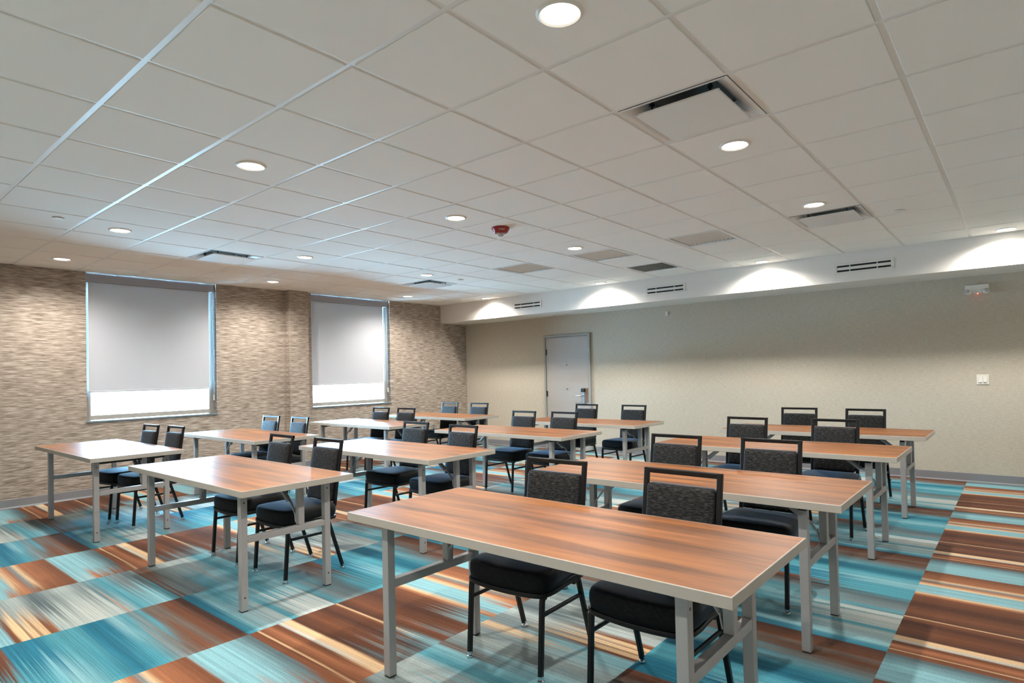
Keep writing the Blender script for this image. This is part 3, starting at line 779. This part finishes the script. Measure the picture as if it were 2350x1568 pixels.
def make_chair():
    root = empty('stacking_chair')
    TB = .0235
    for sy in (-1, 1):
        y = sy*.216
        path = fillet([(-.222, y, .022), (-.196, y, .392), (.102, y, .398), (.222, y, .022)], .055, 6)
        i1 = 8; i2 = len(path)-8
        bm = bmesh.new(); sweep(bm, path[:i1], sqprof(TB, TB), (0, 1, 0)); f_ = obj('leg', bm, M['blackmetal'], root, True, 30)
        bm = bmesh.new(); sweep(bm, path[i1-1:i2+1], sqprof(TB*.998, TB*.998), (0, 1, 0)); obj('side_rail', bm, M['blackmetal'], root, True, 30)
        bm = bmesh.new(); sweep(bm, path[i2:], sqprof(TB, TB), (0, 1, 0)); b_ = obj('leg', bm, M['blackmetal'], root, True, 30)
        bm = bmesh.new(); sweep(bm, [(-.203, y, .292), (.1395, y, .292)], sqprof(.015, .018, .003), (0, 1, 0)); obj('stretcher', bm, M['blackmetal'], root)
        for x, pl in ((-.2225, f_), (.2235, b_)):
            bm = bmesh.new(); lathe(bm, [(.0165, .0), (.0185, .004), (.017, .010), (.0125, .013), (.0135, .018), (.0138, .030)], 16, (x, y, 0)); obj('glide', bm, M['chrome'], pl, True, 40)
        bm = bmesh.new(); lathe(bm, [(.006, 0), (.006, .008), (.003, .010)], 10); bmesh.ops.rotate(bm, verts=bm.verts, cent=(0, 0, 0), matrix=Matrix.Rotation(R_(-90*sy), 3, 'X')); bmesh.ops.translate(bm, verts=bm.verts, vec=(.1665, y+sy*.0115, .205)); obj('stacking_bumper', bm, M['blackplastic'], root, True)
    for x, z in ((-.165, .362), (.08, .362)):
        bm = bmesh.new(); sweep(bm, [(x, -.216, z), (x, .216, z)], sqprof(.016, .014, .003), (1, 0, 0)); obj('cross_brace', bm, M['blackmetal'], root)
    so = seat_outline()
    bm = bmesh.new(); layered(bm, [(x*1.02-.001, y*1.02) for x, y in so], [(.370, .010), (.374, .002), (.388, 0), (.393, .003)], lambda x, y, h: Vector((x, y, h))); obj('seat_pan', bm, M['blackmetal'], root, True, 40)
    def seatf(x, y, h):
        k = max(0, 1-(abs(y)/.22)**2)*max(0, 1-(abs(x+.02)/.235)**2)
        return Vector((x, y, h+(.010*k if h > .46 else 0)))
    bm = bmesh.new(); layered(bm, so, [(.392, .010), (.398, .003), (.425, -.002), (.452, -.001), (.466, .003), (.476, .009), (.482, .018), (.485, .032), (.486, .06), (.487, .10), (.487, .15)], seatf); obj('seat', bm, M['seat'], root, True, 65)
    # back frame
    for sy in (-1, 1):
        y = sy*.180
        path = fillet([(.09, y, .396), (.160, y, .398), (BX0, y, .470), (back_x(.60), y, .60), (BX1, y, .9325)], .05, 6)
        bm = bmesh.new(); sweep(bm, path, sqprof(.026, .021), (0, 1, 0)); obj('back_upright', bm, M['blackmetal'], root, True, 30)
    bm = bmesh.new(); box(bm, BX1-.0115, BX1+.0095, -.193, .193, .910, .9335, bev=.004); obj('top_rail', bm, M['blackmetal'], root)
    # upholstered back panel between the uprights, front padded
    zc, hz = (.486+.866)/2, (.866-.486)/2
    ol = rrect_outline(.1655, hz, .016, 5)
    def bf(y, dz, t):
        z = zc+dz; bow = .006*(1-(y/.17)**2)
        return Vector((back_x(z)+t+(bow if t > 0 else -.004*(1-(y/.17)**2)*(1-(dz/.2)**2)), y, z))
    bm = bmesh.new(); layered(bm, ol, [(.012, .02), (.012, .004), (.006, 0), (-.018, 0), (-.024, .003), (-.028, .010), (-.030, .03), (-.031, .07)], bf); obj('backrest', bm, M['back'], root, True, 60)
    return root
CH = {'R1': ((2.285, -.300, 2.0), (2.293, -1.018, -.8)), 'R2': ((3.730, -.312, -.7), (3.744, -.966, -.4)), 'R3': ((5.505, -.205, -2.0), (5.558, -.954, -2.0)), 'R4': ((7.108, -.245, 3.0), (7.080, -.923, -2.0)),
 'M1': ((2.263, 2.520, -1.2), (2.270, 1.846, -.9)), 'M2': ((3.688, 2.480, -.8), (3.630, 1.748, -3.0)), 'M3': ((5.466, 2.520, -2.5), (5.495, 1.930, -2.0)), 'M4': ((7.04, 2.63, -2.0), (7.03, 1.855, -3.0)),
 'L1': ((2.135, 5.040, 2.0), (2.188, 4.515, 1.2)), 'L2': ((3.540, 5.100, 1.5), (3.570, 4.470, -1.0)), 'L3': ((5.340, 5.205, .6), (5.368, 4.655, .3)), 'L4': ((6.835, 5.27, 1.0), (6.836, 4.585, 2.0))}
C0 = make_chair(); first = True
for k, pair in CH.items():
    for j, (x, y, yaw) in enumerate(pair):
        o = C0 if first else copy_tree(C0); first = False
        a = R_(yaw); o.rotation_euler = (0, 0, a)
        o.location = (x-.258*math.cos(a), y+.012-.258*math.sin(a), 0)
        side = 'window-side' if j == 0 else 'aisle-side'
        tag(o, 'black stacking chair, %s of the two at the %s table of the %s' % (side, ORD[int(k[1])], ROWS[k[0]]), 'chair', 'black stacking chairs at the tables')
